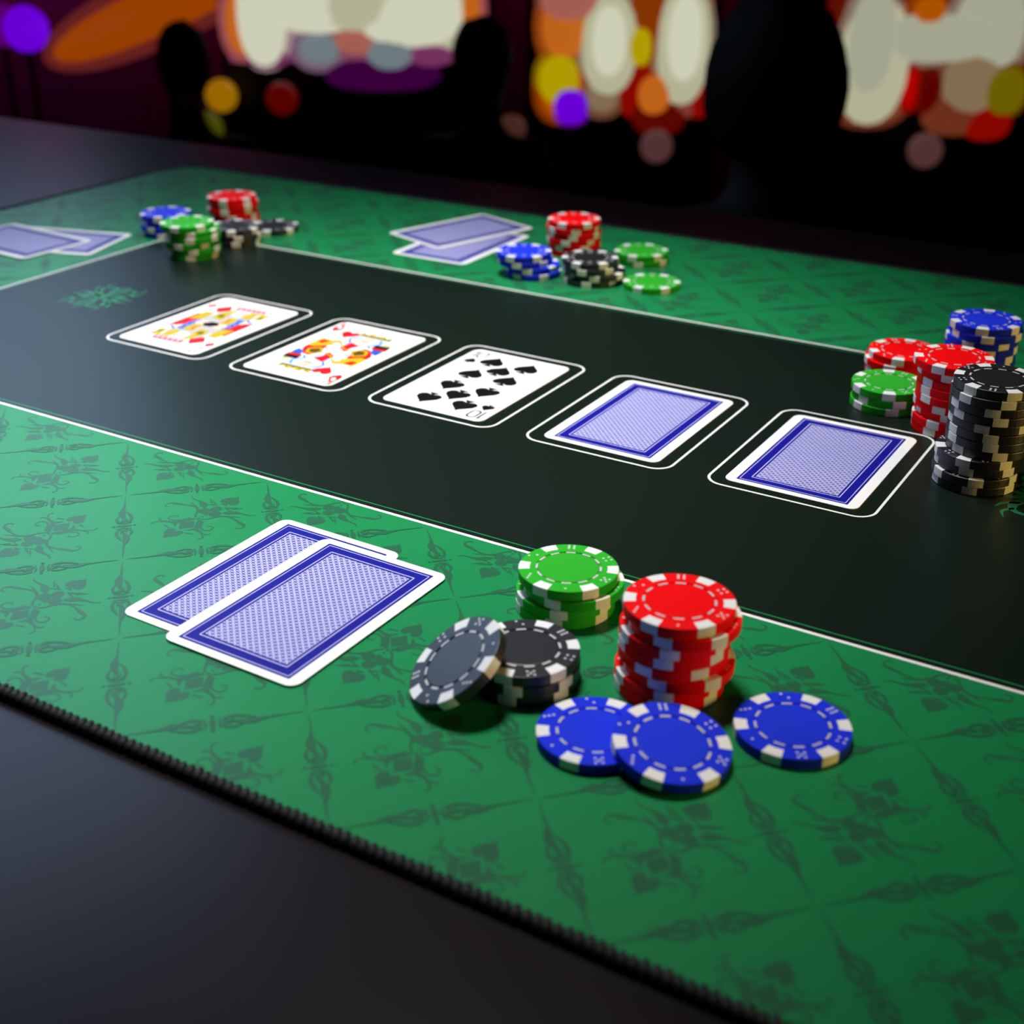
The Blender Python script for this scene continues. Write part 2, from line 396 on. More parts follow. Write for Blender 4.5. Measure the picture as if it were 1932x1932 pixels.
# ------------------------------------------------------------------ chips
R, T, SPW = 18.8, 4.05, 20.0
def sector(bm, prof, a0, a1, n, caps=True, mi=0):
    """solid of revolution piece: prof = closed list of (r, z); a0..a1 in degrees"""
    full = abs(a1-a0) >= 359.9
    rings = []
    for i in range(n if full else n+1):
        a = math.radians(a0+(a1-a0)*i/n)
        rings.append([bm.verts.new((r*math.cos(a)*S, r*math.sin(a)*S, z*S)) for r, z in prof])
    k = len(prof)
    for i in range(n if full else n):
        A, B = rings[i], rings[(i+1) % len(rings)]
        for j in range(k):
            bm.faces.new((A[j], B[j], B[(j+1) % k], A[(j+1) % k])).material_index = mi
    if not full and caps:
        bm.faces.new(rings[0][::-1]); bm.faces.new(rings[-1])
ZT = T-.07
def chip_body(top):
    bm = bmesh.new(); ri = .775*R
    if top:      # ring with a groove, the inlay disc fills the middle
        prof = [(ri, 0), (ri, ZT), (.668*R, ZT), (.664*R, ZT-.35), (.612*R, ZT-.35), (.608*R, ZT-.06), (.607*R, 0)]
    else:
        prof = [(ri, 0), (ri, ZT), (.02, ZT), (.02, 0)]
    sector(bm, prof, 0, 360, 48)
    for k in range(6):
        outer = [(ri, 0), (R-.3, 0), (R, .3), (R, ZT-.3), (R-.1, ZT-.1), (R-.3, ZT), (ri, ZT)]
        sector(bm, outer, 60*k+SPW/2+30, 60*k+60-SPW/2+30, 7)
    return bm
def chip_spot():
    bm = bmesh.new(); ri = .775*R
    sector(bm, [(ri, 0), (R-.3, 0), (R, .3), (R, ZT-.3), (R-.1, ZT-.1), (R-.3, ZT), (ri, ZT)], -SPW/2, SPW/2, 4)
    return fromb('edge_spot', bm, M_spot)
ME = {}
for c in CH:
    ME[c, 'top'] = fromb('chip_body_'+c, chip_body(True), M_chip[c])
    ME[c, 'cov'] = fromb('chip_body_covered_'+c, chip_body(False), M_chip[c])
    bm = bmesh.new(); sector(bm, [(.02, 0), (.606*R, 0), (.606*R, ZT-.12), (.59*R, ZT-.04), (.02, ZT-.04)], 0, 360, 48)
    ME[c, 'inlay'] = fromb('inlay_'+c, bm, M_inlay[c])
ME['spot'] = chip_spot()
bm = bmesh.new(); sector(bm, [(.616*R, ZT-.35), (.660*R, ZT-.35), (.660*R, ZT-.05), (.616*R, ZT-.05)], -8.5, 8.5, 4)
ME['dash'] = fromb('dash', bm, M_dash)
PIPS = {1: [(0, 0)], 2: [(-1, -1), (1, 1)], 3: [(-1, -1), (0, 0), (1, 1)], 4: [(-1, -1), (-1, 1), (1, -1), (1, 1)],
        5: [(-1, -1), (-1, 1), (1, -1), (1, 1), (0, 0)], 6: [(x, y) for x in (-1, 0, 1) for y in (-1, 1)]}
for c in CH:
    for k in PIPS:
        bm = bmesh.new(); cxr = .865*R*1.0
        box(bm, (cxr-2.0)*S, (cxr+1.9)*S, -2.3*S, 2.3*S, (ZT-.2)*S, (ZT+.035)*S, .0002, 1)
        nf = len(bm.faces)
        for px, py in PIPS[k]:
            pr = [bm.verts.new(((cxr+px*1.12+.52*math.cos(a))*S, (py*(1.12 if k != 6 else 1.0)+.52*math.sin(a))*S, (ZT+.045)*S)) for a in [2*PI*i/8 for i in range(8)]]
            bm.faces.new(pr).material_index = 1
        me = bpy.data.meshes.new('pip_panel'); 
        for f in bm.faces[:]:
            if f.material_index == 0: pass
        bmesh.ops.recalc_face_normals(bm, faces=[f for f in bm.faces if f.material_index == 0])
        for f in bm.faces:
            if f.material_index == 1 and f.normal.z < 0: f.normal_flip()
        bm.to_mesh(me); bm.free(); me.materials.append(M_chip[c]); me.materials.append(M_dash)
        ME[c, 'pip', k] = me
# order of the dice faces counter-clockwise, starting at the face with one pip
ORDER = [1, 5, 4, 6, 2, 3]
CAMXY = Vector((CAM.x/S, CAM.y/S))
def chip(color, x, y, z, rot, label, group, detail='top', tilt=None):
    """x, y, z of the base centre in mm above the mat; rot = angle of the one-pip face in radians"""
    e = empty('poker_chip', (x*S, y*S, TZ+z*S+.00004), (0, 0, rot))
    if tilt:
        nrm = Vector(tilt).normalized(); q = Vector((0, 0, 1)).rotation_difference(nrm)
        e.rotation_mode = 'QUATERNION'; e.rotation_quaternion = q @ Euler((0, 0, rot)).to_quaternion()
    tag(e, label, 'poker chip', group)
    link('chip_body', ME[color, 'top' if detail == 'top' else 'cov'], e)
    for k in range(6):
        o = link('edge_spot', ME['spot'], e); o.rotation_euler.z = math.radians(30+60*k)
    if detail in ('top', 'panels'):
        for k in range(6):
            o = link('pip_panel', ME[color, 'pip', ORDER[k]], e); o.rotation_euler.z = math.radians(60*k)
    if detail == 'top':
        link('inlay', ME[color, 'inlay'], e)
        for k in range(12):
            o = link('dash', ME['dash'], e); o.rotation_euler.z = math.radians(30*k)
    return e
ORD = ['top', 'second', 'third', 'fourth', 'fifth', 'sixth', 'seventh', 'eighth', 'ninth', 'tenth', 'eleventh', 'twelfth']
def stack(color, x, y, n, offs, where, group, near):
    """offs: per chip from the top (shift to the side seen from the camera, shift towards it, turn of the one-pip face in degrees)"""
    F = (CAMXY-Vector((x, y))).normalized(); Rg = Vector((-F.y, F.x)); phi = math.atan2(F.y, F.x)
    for k in range(n):
        a, b, r = offs[k] if k < len(offs) else (random.uniform(-.8, .8), random.uniform(-.8, .8), random.uniform(-30, 30))
        px, py = x+Rg.x*a+F.x*b, y+Rg.y*a+F.y*b
        if k == 0: lab = f'top {color} chip of {where}'
        elif k == n-1: lab = f'lowest {color} chip of {where}'
        else: lab = f'{color} chip {ORD[k]} from the top of {where}'
        chip(color, px, py, (n-1-k)*T, phi+math.radians(r), lab, group, 'top' if k == 0 else ('panels' if near else 'cov'))
G4 = [(0, 0, 0), (2.1, .8, 9), (-.8, .3, 26), (-1.05, 0, 21)]
stack('green', 350.6, -182.9, 4, [(a, b, r-3.6) for a, b, r in G4], 'the four-chip stack behind the black chips', 'green chips in the stack behind the black chips', True)
stack('red', 407.7, -209.9, 8, G4+[(a-1.1, b+.2, r) for a, b, r in G4], 'the tall stack beside the loose blue chips', 'red chips in the tall stack by the loose blue chips', True)
stack('black', 362.3, -234.0, 3, [(0, 0, -53), (.2, .3, -43), (-.2, -.1, -48)], 'the low stack the tilted chip leans on', 'black chips in the low stack', True)
def front(x, y): 
    F = (CAMXY-Vector((x, y))); return math.atan2(F.y, F.x)
chip('blue', 400.0, -253.7, 0, front(400, -253.7)+math.radians(-54), 'blue chip lying flat half under the tilted blue chip', 'loose blue chips on the mat')
chip('blue', 453.0, -218.0, 0, front(453, -218)+math.radians(-47), 'lone blue chip lying flat apart from all others', 'loose blue chips on the mat')
def tilted(color, c, ti, ph, rot, label, group):
    nrm = Vector((math.sin(ti)*math.cos(ph), math.sin(ti)*math.sin(ph), math.cos(ti)))
    b = Vector(c)-nrm*T
    return chip(color, b.x, b.y, b.z, rot, label, group, 'top', nrm)
tilted('black', (347.4, -255.4, 13.9), -.62, .77, math.radians(20), 'black chip tilted steeply and leaning on the black stack', None)
tilted('blue', (425.8, -250.7, 7.15), -.157, 2.84, front(425.8, -250.7)+math.radians(14), 'blue chip tilted on the edge of another blue chip', 'loose blue chips on the mat')
# group at the end of the card row
GR = 'chips piled at the end of the card row: '
stack('blue', 419.7, 151.9, 8, [(0, 0, 207), (.9, .6, 215), (-.8, -.3, 190), (-.6, .2, 225), (-1, .5, 208), (-.6, 0, 200), (-1.2, 0, 214), (-.8, 0, 222)], 'the tall stack behind the tall red one', GR+'blue', False)
stack('red', 384.8, 127.8, 4, [(0, 0, 22), (-1.6, .4, 15), (-1.3, 0, 30), (-.4, -.3, 18)], 'the short stack behind the green trio', GR+'short red', False)
stack('green', 389.9, 85.2, 3, [(0, 0, -27), (.9, .3, -12), (.2, .6, -20)], 'the three-chip stack beside the tall red one', GR+'green', False)
stack('red', 424.0, 70.6, 9, [(-.4, 0, 10), (2.0, -.5, 19), (2.5, .3, 44), (2.3, 1.0, 43), (2.4, 1.4, 45), (2.0, .2, 12), (4.0, -.3, 20), (2.2, .8, 65), (2.5, .8, 60)],
      'the tall stack beside the green trio', GR+'tall red', True)
stack('black', 455.45, 16.44, 12, [(0, 0, 175), (-.5, .8, 171), (-.5, .4, 212), (-.2, .3, 163), (0, -.2, 200), (.1, .2, 153), (0, .2, 155), (.4, 0, 168), (-3.4, 2.4, 193), (-3.0, 1.6, 198), (-3.6, 3.6, 155), (-3.2, 3.0, 207)],
      'the tallest stack beside the last card', GR+'black', True)
# group at the far long side
GM = 'chips at the far side by the crossed cards: '
stack('blue', 104.2, 194.8, 4, [(0, 0, 0), (1.0, .3, 12), (5.6, .3, 20), (6.8, 1, -8)], 'the low stack by the crossed cards', GM+'blue', False)
stack('red', 105.4, 262.6, 6, [(0, 0, 2), (-.9, 0, -22), (.8, 0, 26), (-.6, 0, 14), (1.2, 0, -8), (.4, 0, 20)], 'the red stack beyond the crossed cards', GM+'red', False)
stack('black', 150.5, 203.5, 4, [(0, 0, 0), (.6, .6, 12), (5.2, .6, 24), (1.2, .8, 20)], 'the low stack before the far red one', GM+'black', False)
stack('green', 158.6, 264.8, 2, [(0, 0, 10), (.8, .2, 22)], 'the pair beside the far red stack', GM+'green', False)
chip('green', 192.8, 211.7, 0, front(192.8, 211.7), 'single green chip lying flat near the far green pair', GM+'green')
# group in the far corner
GF = 'chips at the far corner of the dark field: '
stack('blue', -183.0, 148.5, 4, [(0, 0, 10), (.8, 0, 24), (-.6, 0, -8), (.4, .4, 14)], 'the four-chip stack at the far corner', GF+'blue', False)
stack('green', -124.0, 111.0, 6, [(0, 0, 0), (3.4, .2, 24), (3.8, .6, 20), (1.6, .4, 0), (3.6, .5, 26), (2.8, .3, 21)], 'the six-chip stack on the dark field corner', GF+'green', False)
stack('red', -166.0, 203.0, 5, [(0, 0, 8), (1.4, .3, 4), (-.6, 0, 12), (.8, .2, 24), (1.5, 0, 20)], 'the stack farthest away from the camera', GF+'red', False)
stack('black', -121.8, 157.0, 3, [(0, 0, 20), (.9, .3, 32), (.2, .4, 28)], 'the low stack at the far corner', GF+'black', False)
chip('black', -119.5, 196.6, 0, front(-121.3, 196)+.2, 'single black chip lying flat beside the low far black stack', GF+'black')

# ------------------------------------------------------------------ playing cards
CW, CHH, CT = 62.6, 93.4, .36
def card_body():
    o_ = rrect(CW, CHH, 4.6, 8); n = len(o_)
    v = [(x*S, y*S, 0) for x, y in o_]+[(x*S, y*S, CT*S) for x, y in o_]
    f = [tuple(range(n-1, -1, -1)), tuple(range(n, 2*n))]+[(i, (i+1) % n, n+(i+1) % n, n+i) for i in range(n)]
    return mesh('card_body', v, f, M_card)
ME['card'] = card_body()
def back_print():
    P = Print(); z = CT+.012
    P.poly(rrect(52.4, 86.3, .2, 1), z, 0)
    rr_ring(P, 49.8, 83.7, .1, .34, z+.012, 1, n=1)
    rr_ring(P, 41.3, 75.5, .1, .42, z+.012, 1, n=1)
    P.poly(rrect(38.9, 73.1, .1, 1), z+.012, 2)
    o = P.build('back_print', [M_back, M_backline, M_weave]); me = o.data; bpy.data.objects.remove(o); return me
ME['back'] = back_print()
def rot_all(P):
    Q = Print(); Q.add(P, lambda v: v); Q.add(P, lambda v: (-v[0], -v[1], v[2])); return Q
def glyph(P, ch, cx, cy, h, z, mi, t=1.1):
    g = {'1': [[(-.12, .34), (.06, .5), (.06, -.5)]], 'K': [[(-.28, -.5), (-.28, .5)], [(.3, .5), (-.26, -.06)], [(-.08, .12), (.32, -.5)], [(-.42, -.5), (-.14, -.5)], [(.16, -.5), (.44, -.5)], [(-.42, .5), (-.14, .5)]],
         'J': [[(.18, .5), (.18, -.3), (.06, -.48), (-.14, -.5), (-.28, -.3)], [(0.02, .5), (.34, .5)]]}
    if ch == '0':
        rr_ring(P, h*.52, h*.95, h*.25, t, z, mi, cx, cy, 6); return
    for k, pl in enumerate(g[ch]):
        P.stroke([(cx+x*h, cy+y*h) for x, y in pl], [t], z+.002*k, mi, 1)
def ten_spades():
    P = Print(); P.step = .0012; z = CT+.012
    for x in (-11.2, 11.2):
        for y in (32.4, 10.6): spade(P, x, y, 14.6, 16.2, z, 0)
    spade(P, 0, 21.6, 14.6, 16.2, z, 0)
    spade(P, -23.8, 28.4, 7.4, 8.6, z, 0)
    glyph(P, '1', -27.3, 38.6, 9.6, z, 0, 1.15); glyph(P, '0', -22.2, 38.6, 9.6, z, 0, 1.1)
    o = rot_all(P).build('face_print', [M_black]); me = o.data; bpy.data.objects.remove(o); return me
def court(king):
    """half figure, point-mirrored; colours: 0 red 1 black 2 yellow 3 blue 4 pale blue 5 grey 6 pink 7 brown"""
    P = Print(); P.step = .0012; z = CT+.010; A = lambda pts, zz, mi: P.poly(pts, z+zz*.006, mi)
    if king:
        A([(-20.8, 20.6), (-12, 22.6), (-8, 29), (-6, 14), (-1, 4), (-2, .5), (-21, 2)], 0, 4)
        A([(-21, 6.0), (-12.6, 4.4), (-6, 1.2), (-8.5, -2.8), (-15, -4.0), (-21, -3)], 1, 2)
        P.stroke([(-19.6, 5), (-14, 1.0), (-9, -1.6)], [1.3], z+.014, 7)
        P.stroke([(-20.6, 1.2), (-15, -1.8)], [1.6], z+.014, 0)
        A([(14, 30), (21, 30.4), (21.4, 24.6), (17.5, 22.4)], 0, 4)
        A([(-7.5, 30.4), (15, 30.8), (15.6, 35.2), (10.5, 33.4), (7.5, 36), (3.8, 33.6), (0, 36), (-3.6, 33.6), (-8.2, 36)], 2, 2)
        A([(-7.5, 30.2), (15, 30.2), (15, 31.6), (-7.5, 31.6)], 3, 1)
        for x in (-5, -.4, 4.4, 9.4, 13): A(ngon(x, 33.6, .8, 1.0, 6), 3, 1)
        A([(-6, 30), (14.5, 30), (17.4, 22), (12.8, 17), (4.5, 14.6), (-3, 18.6), (-7.2, 24)], 1, 4)
        A([(-1.6, 29.4), (7.2, 29.4), (7.6, 21.6), (3, 19.2), (-1.8, 21.8)], 2, 6)
        for x, y in ((1.0, 26.6), (5.2, 26.6)): A(ngon(x, y, .8, .5, 6), 3, 1)
        A([(.2, 22.6), (6.2, 22.6), (5.6, 21.8), (.8, 21.8)], 3, 0)
        P.stroke([(-5.6, 28.6), (-7.4, 22), (-4, 17), (-6.5, 12.5)], [1.3], z+.02, 3)
        P.stroke([(10.4, 28.6), (13.4, 22.4), (9.4, 17.5), (13, 14)], [1.2], z+.02, 3)
        A([(12.6, 21.2), (22.6, 21.2), (23.4, 14.4), (17, 12.6), (13, 15)], 3, 1)
        A([(13.6, 16.2), (22.8, 17.4), (22.6, 14.8), (14.2, 14.0)], 4, 0)
        A([(15.6, 13.4), (23, 13.4), (23, 6.2), (17.5, 8.2)], 4, 3)
        A([(14.2, 21.6), (19.4, 24.2), (22.4, 21.4)], 4, 2)
        A([(10.8, 12.6), (17.6, 11.4), (22.4, 2), (22.6, -10.8), (12, -6), (6, 4)], 2, 0)
        A([(9.2, 10), (15.4, 9.8), (18.4, 3.2), (12.6, -1.8), (7.2, 2.6)], 3, 2)
        A([(10.0, 8.2), (14.2, 8.2), (16.4, 3.6), (12.4, .2), (8.8, 3.4)], 4, 7)
        A([(18, -1), (22.8, -1.4), (22.8, -17.5), (15, -14.5), (13, -6)], 2, 2)
        A([(-3, 17.8), (5.4, 14.6), (4.6, 4.4), (0, 0), (-4, 6)], 2, 0)
        P.stroke([(-10, 12), (-4, 5.6), (1.2, 2.2), (0, 0)], [3.6, 3.0, 2.4, 1.8], z+.026, 4)
        P.stroke([(7.4, 14.5), (4, 8.6), (7, 2.6), (10.4, -2)], [2.6, 2.4, 2.2, 1.2], z+.027, 4)
        P.stroke([(-6.5, 13), (-2, 7.8), (3.6, 5.6)], [1.0], z+.032, 2)
        A([(-14.6, 15.2), (-9.8, 17.4), (-6.2, 12), (-12.8, 5.2), (-19.2, 6.8)], 2, 2)
        A([(-20.5, 14), (-15, 12.6), (-17.6, 7.8), (-21.4, 8.6)], 2, 0)
        A([(-20.8, 21.4), (-15, 21), (-10.8, 16.8), (-21.2, 14.4)], 1, 4)
        P.poly([(x, y) for x, y in heart(-13.2, 27.4, 12.2, 11.8)], z+.036, 0)
        rr_ring(P, 43.4, 71.6, .8, .28, z, 5, n=2)
        glyph(P, 'K', -26.2, 39.2, 8.4, z, 0, 1.3)
        P.poly(heart(-26.0, 31.4, 6.8, 6.4), z, 0)
    else:
        A([(-12, 22), (-4, 30), (11, 31), (15.5, 20), (14, 1), (-2, -1), (-14.5, 2)], 0, 5)
        A([(-20.8, 17.0), (-14.4, 19.6), (-12.8, 10), (-14, -2), (-20.6, -2)], 0, 2)
        P.stroke([(-18.6, 16), (-16.2, 8), (-18, 0)], [1.6], z+.014, 7)
        P.stroke([(14, 17.6), (17, 15.0), (21.6, 13.4)], [1.6], z+.014, 3)
        A([(12, 30.6), (20.6, 31.6), (20.2, 28.6), (12.6, 27)], 0, 2)
        A([(-9.2, 30.6), (14, 31.4), (13.6, 36.6), (-8.4, 35.6)], 2, 0)
        for x in (-6, -2, 2, 6, 10): A([(x, 31.6), (x+1.6, 31.7), (x+1.6, 34.8), (x, 34.7)], 3, 4)
        A([(-4, 31), (8, 31), (9.2, 21.6), (2.8, 17.6), (-4.2, 21.4)], 1, 4)
        A([(-1.8, 29.6), (5.6, 29.6), (6, 22.4), (2, 20.2), (-2, 22.6)], 2, 6)
        for x, y in ((.2, 26.8), (4.0, 26.8)): A(ngon(x, y, .8, .5, 6), 3, 1)
        A([(6.4, 30.4), (11.4, 30.4), (13.2, 20), (8.4, 16.8), (6, 21)], 2, 2)
        A([(-4.2, 30), (-7.2, 29), (-9.4, 20), (-5, 17.4), (-3.6, 22)], 2, 2)
        P.poly(ngon(17.6, 24.4, 3.0, 4.6, 8), z+.02, 2); P.poly(ngon(17.6, 24.4, 1.5, 2.2, 6), z+.026, 7)
        P.stroke([(17.8, 20), (19.2, 28), (20.8, 35)], [1.0, 1.4, .6], z+.014, 7, 2)
        A([(17.4, 12), (22.6, 12.4), (22.8, -12.6), (18.2, -14), (13.4, -3), (13.6, 6)], 2, 0)
        A([(8.8, 16.4), (13.6, 15), (15.2, 2), (12.4, -7), (9.6, -2), (10.4, 8)], 3, 3)
        for q in range(8): A(ngon(11.8+(q % 2)*1.2, 13.8-2.4*q, .6, .6, 6), 4, 4)
        A([(1.6, 15.6), (8.4, 16.2), (9.4, 2.6), (2.8, .8)], 2, 2)
        P.stroke([(2.0, 14), (5.2, 8.6), (4.4, 2.2)], [.9], z+.02, 0, 3)
        A([(-10.8, 19.8), (-2.2, 18.2), (-1.0, 9.4), (-8.6, 10.2)], 2, 2)
        P.poly(ngon(-6.1, 15.4, 2.0, 2.6, 8), z+.024, 7)
        A([(-12.4, 10.4), (-1.4, 9.6), (-.6, 4.2), (-6.5, 1.4), (-12.8, 3.6)], 2, 5)
        A([(-20.6, 18.4), (-15, 16.2), (-14.2, 4), (-20.4, 1.6)], 1, 2)
        A([(-10.4, 4.2), (-3.2, 3.4), (-.4, -.8), (-6.8, -5.2), (-11.6, -2)], 4, 6)
        A([(-2.8, 3.6), (3.2, 4.2), (3.6, .4), (-.4, -.6), (-3.4, -2.8), (-6, -.6)], 6, 1)
        P.poly([(-14.2, 34.0), (-8.4, 26.6), (-14.2, 19.4), (-20.0, 26.6)], z+.036, 0)
        glyph(P, 'J', -25.4, 38.8, 8.6, z, 0, 1.3)
        P.poly([(-26.0, 32.6), (-22.9, 28.4), (-26.0, 24.2), (-29.1, 28.4)], z, 0)
    o = rot_all(P).build('face_print', [M_red, M_black, M_yel, M_ink_blue, M_lblue, M_gray, M_skinink, M_brown]); me = o.data; bpy.data.objects.remove(o); return me
ME['ten'], ME['king'], ME['jack'] = ten_spades(), court(True), court(False)
def card(kind, x, y, a, z, label, group, rx=0.0, ry=0.0):
    e = empty('playing_card', (x*S, y*S, TZ+z*S), (rx, ry, a)); tag(e, label, 'playing card', group)
    link('card_body', ME['card'], e); link('back_print' if kind == 'back' else 'face_print', ME[kind], e)
    return e
ROW = 'cards in the five outlined places'
card('jack', 0, -.9, -.012, .09, 'jack of diamonds face up, first in the card row by the scroll emblem', ROW)
card('king', SP, -.9, -.008, .09, 'king of hearts face up between the jack and the ten', ROW)
card('ten', 2*SP, -.9, -.006, .09, 'ten of spades face up in the middle of the row', ROW)
card('back', 290.97, -.6, -.006, .09, 'blue-backed card face down in the row next to the ten of spades', ROW)
card('back', 386.7, -.6, -.005, .09, 'last face-down card of the row, next to the tall chip stacks', ROW)
card('back', 242.1, -229.4, -.009, .09, 'lower of two blue-backed cards on the green border by the loose chips', 'pair of face-down cards near the loose chips')
card('back', 268.8, -235.1, -.011, .55, 'upper of two blue-backed cards on the green border, overlapping the lower', 'pair of face-down cards near the loose chips')
card('back', 26.5, 236.4, .01, .09, 'lower of the crossed cards at the far side by the blue chips', 'crossed cards at the far side of the mat')
card('back', 4.5, 268.6, -.31, .55, 'upper of the crossed cards at the far side by the blue chips', 'crossed cards at the far side of the mat')
card('back', -238.0, 88.5, 1.85, .09, 'lower fanned card on the short end of the mat, partly covered', 'fanned cards on the short end of the mat')
card('back', -260.2, 72.6, 1.52, .55, 'upper fanned card on the short end of the mat, lying across another', 'fanned cards on the short end of the mat')

# ------------------------------------------------------------------ casino hall behind
def emat(name, col, k=1.0):
    return mat(name, tuple(c*.3 for c in col), rough=.5, emit=col, es=k)
E = {k: emat('lit_'+k, v) for k, v in dict(cream=(.60, .61, .46), cream2=(.44, .44, .29), dimcream=(.36, .37, .27), orange=(.50, .12, .01), org2=(.40, .08, 0), pink=(.36, .11, .08),
     yel=(.42, .32, 0), yel2=(.14, .11, 0), violet=(.14, 0, .68), purple=(.09, 0, .13), red=(.42, 0, 0), dred=(.085, 0, 0), teal=(.15, .19, .21), mauve=(.17, .03, .11), brown=(.22, .07, .03),
     tan=(.22, .15, .08), deep=(.04, 0, .042), amber=(.30, .13, 0), olive=(.05, .055, 0), dim=(.055, .018, .012), rose=(.08, .03, .03), backred=(.10, .003, .0)).items()}
M_cab = mat('machine_cabinet', (0.006, 0.005, 0.006), rough=.35, spec=.3)
def lamp_mesh(name, w, h, m, d=.03):
    """frosted dome lamp, or the glow round one: an oval pillow facing -y"""
    n, k = 20, 4; v, f = [], []
    for j in range(k):
        t = j/(k-1)*PI/2*.96; r = math.cos(t); y = -d*math.sin(t)
        for i in range(n):
            a = 2*PI*i/n; ex = .88
            c_, s_ = math.cos(a), math.sin(a)
            v.append((w/2*r*math.copysign(abs(c_)**ex, c_), y, h/2*r*math.copysign(abs(s_)**ex, s_)))
    for j in range(k-1):
        for i in range(n): f.append((j*n+i, j*n+(i+1) % n, (j+1)*n+(i+1) % n, (j+1)*n+i))
    f.append(tuple((k-1)*n+i for i in range(n))); f.append(tuple(range(n-1, -1, -1)))
    return mesh(name, v, f, m, smooth=True)
MACH = {
 'wide slot machine bank panel with cream and mauve lamps': (-0.607, .50, 'mauve', (.60, 1.25), [(-0.441, 0.745, 0.127, 0.254, 'orange', 0), (-0.354, 0.773, 0.189, 0.37, 'cream', 1), (-0.143, 0.821, 0.369, 0.224, 'cream', 1), (-0.143, 0.649, 0.172, 0.129, 'teal', 0), (0.021, 0.681, 0.226, 0.109, 'pink', 0), (0.041, 0.812, 0.431, 0.187, 'cream2', 1), (0.215, 0.783, 0.41, 0.244, 'cream', 1), (0.338, 0.783, 0.267, 0.292, 'cream2', 0), (0.447, 0.783, 0.09, 0.214, 'orange', 0), (0.133, 0.635, 0.168, 0.117, 'teal', 1), (0.297, 0.628, 0.164, 0.078, 'mauve', 1), (-0.348, 0.616, 0.164, 0.078, 'mauve', 0), (.10, .555, .46, .13, 'deep', 0)]),
 'slot machine with orange panel and two tall cream lamps': (0.439, .345, 'backred', (.43, 1.25), [(-0.236, 0.735, 0.197, 0.273, 'orange', 0), (-0.216, 0.831, 0.226, 0.148, 'pink', 1), (-0.242, 0.495, 0.189, 0.226, 'org2', 0), (-0.257, 0.539, 0.156, 0.179, 'yel', 1), (-0.209, 0.443, 0.131, 0.129, 'violet', 2), (-0.062, 0.668, 0.213, 0.37, 'cream2', 1), (-0.066, 0.687, 0.127, 0.254, 'cream', 2), (-0.082, 0.489, 0.139, 0.164, 'tan', 0), (0.055, 0.662, 0.09, 0.14, 'yel', 1), (0.102, 0.745, 0.144, 0.292, 'org2', 0), (0.057, 0.495, 0.123, 0.175, 'red', 0), (0.119, 0.482, 0.127, 0.148, 'orange', 1), (0.225, 0.668, 0.205, 0.448, 'cream2', 1), (0.225, 0.697, 0.131, 0.312, 'cream', 2), (0.221, 0.476, 0.172, 0.129, 'pink', 0), (0.297, 0.505, 0.07, 0.187, 'red', 0), (0.143, 0.405, 0.172, 0.125, 'dred', 0)]),
 'slot machine with bridged dim cream lamps and red edges': (1.669, .46, 'backred', (.55, 1.25), [(-0.263, 0.601, 0.275, 0.468, 'cream2', 1), (-0.287, 0.687, 0.18, 0.39, 'dimcream', 2), (-0.254, 0.457, 0.283, 0.179, 'brown', 0), (-0.041, 0.693, 0.492, 0.179, 'dimcream', 1), (-0.08, 0.8, 0.119, 0.094, 'org2', 2), (0.174, 0.725, 0.308, 0.37, 'dimcream', 0), (0.133, 0.524, 0.246, 0.312, 'tan', 0), (-0.107, 0.501, 0.057, 0.148, 'red', 0), (-0.025, 0.489, 0.062, 0.152, 'dred', 0), (0.092, 0.405, 0.238, 0.125, 'brown', 0), (0.27, 0.495, 0.152, 0.179, 'yel2', 1), (0.217, 0.374, 0.156, 0.101, 'red', 0)]),
}
for lab, (rx, hw, back, (pz0, pz1), lamps) in MACH.items():
    e = empty('slot_machine', hall(rx, 5.44), (0, 0, -YAW)); tag(e, lab, 'slot machine', 'slot machines across the hall')
    bm = bmesh.new(); box(bm, -hw-.03, hw+.03, 0, .6, 0, 1.95, .02)
    box(bm, -hw-.02, hw+.02, -.0, .5, 1.93, 2.05, .03)
    link('cabinet', fromb('cabinet', bm, M_cab), e)
    bm = bmesh.new(); box(bm, -hw-.0, hw, -.34, -.005, .50, .56, .015)      # button shelf
    bmesh.ops.translate(bm, verts=bm.verts, vec=(0, .30, -.22)); link('button_shelf', fromb('button_shelf', bm, M_cab), e)
    bm = bmesh.new(); box(bm, -hw+.005, hw-.005, -.012, .001, pz0+.5, pz1+.5, .004)
    link('display_panel', fromb('display_panel', bm, E[back]), e)
    for i, (x, z, ww, hh, c, lay) in enumerate(lamps):
        o = link('panel_lamp', lamp_mesh('panel_lamp', ww, hh, E[c], .02), e)
        o.location = (x, -.013-.03*lay-.0011*(i % 9), z+.5)
        if c in ('deep', 'mauve'): continue
        kb = ('halo', back, c)
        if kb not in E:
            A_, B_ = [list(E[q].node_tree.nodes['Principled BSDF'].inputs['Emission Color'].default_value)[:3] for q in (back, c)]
            E[kb] = emat('lit_halo_%s_%s' % (back, c), tuple(.62*a_+.38*b_ for a_, b_ in zip(A_, B_)))
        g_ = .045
        o2 = link('lamp_halo', lamp_mesh('lamp_halo', ww+g_, hh+g_, E[kb], .012), o); o2.location = (0, -.0135-.0009*i-o.location.y, 0)  # wider, dimmer emissive oval behind each lamp, imitates its soft glow
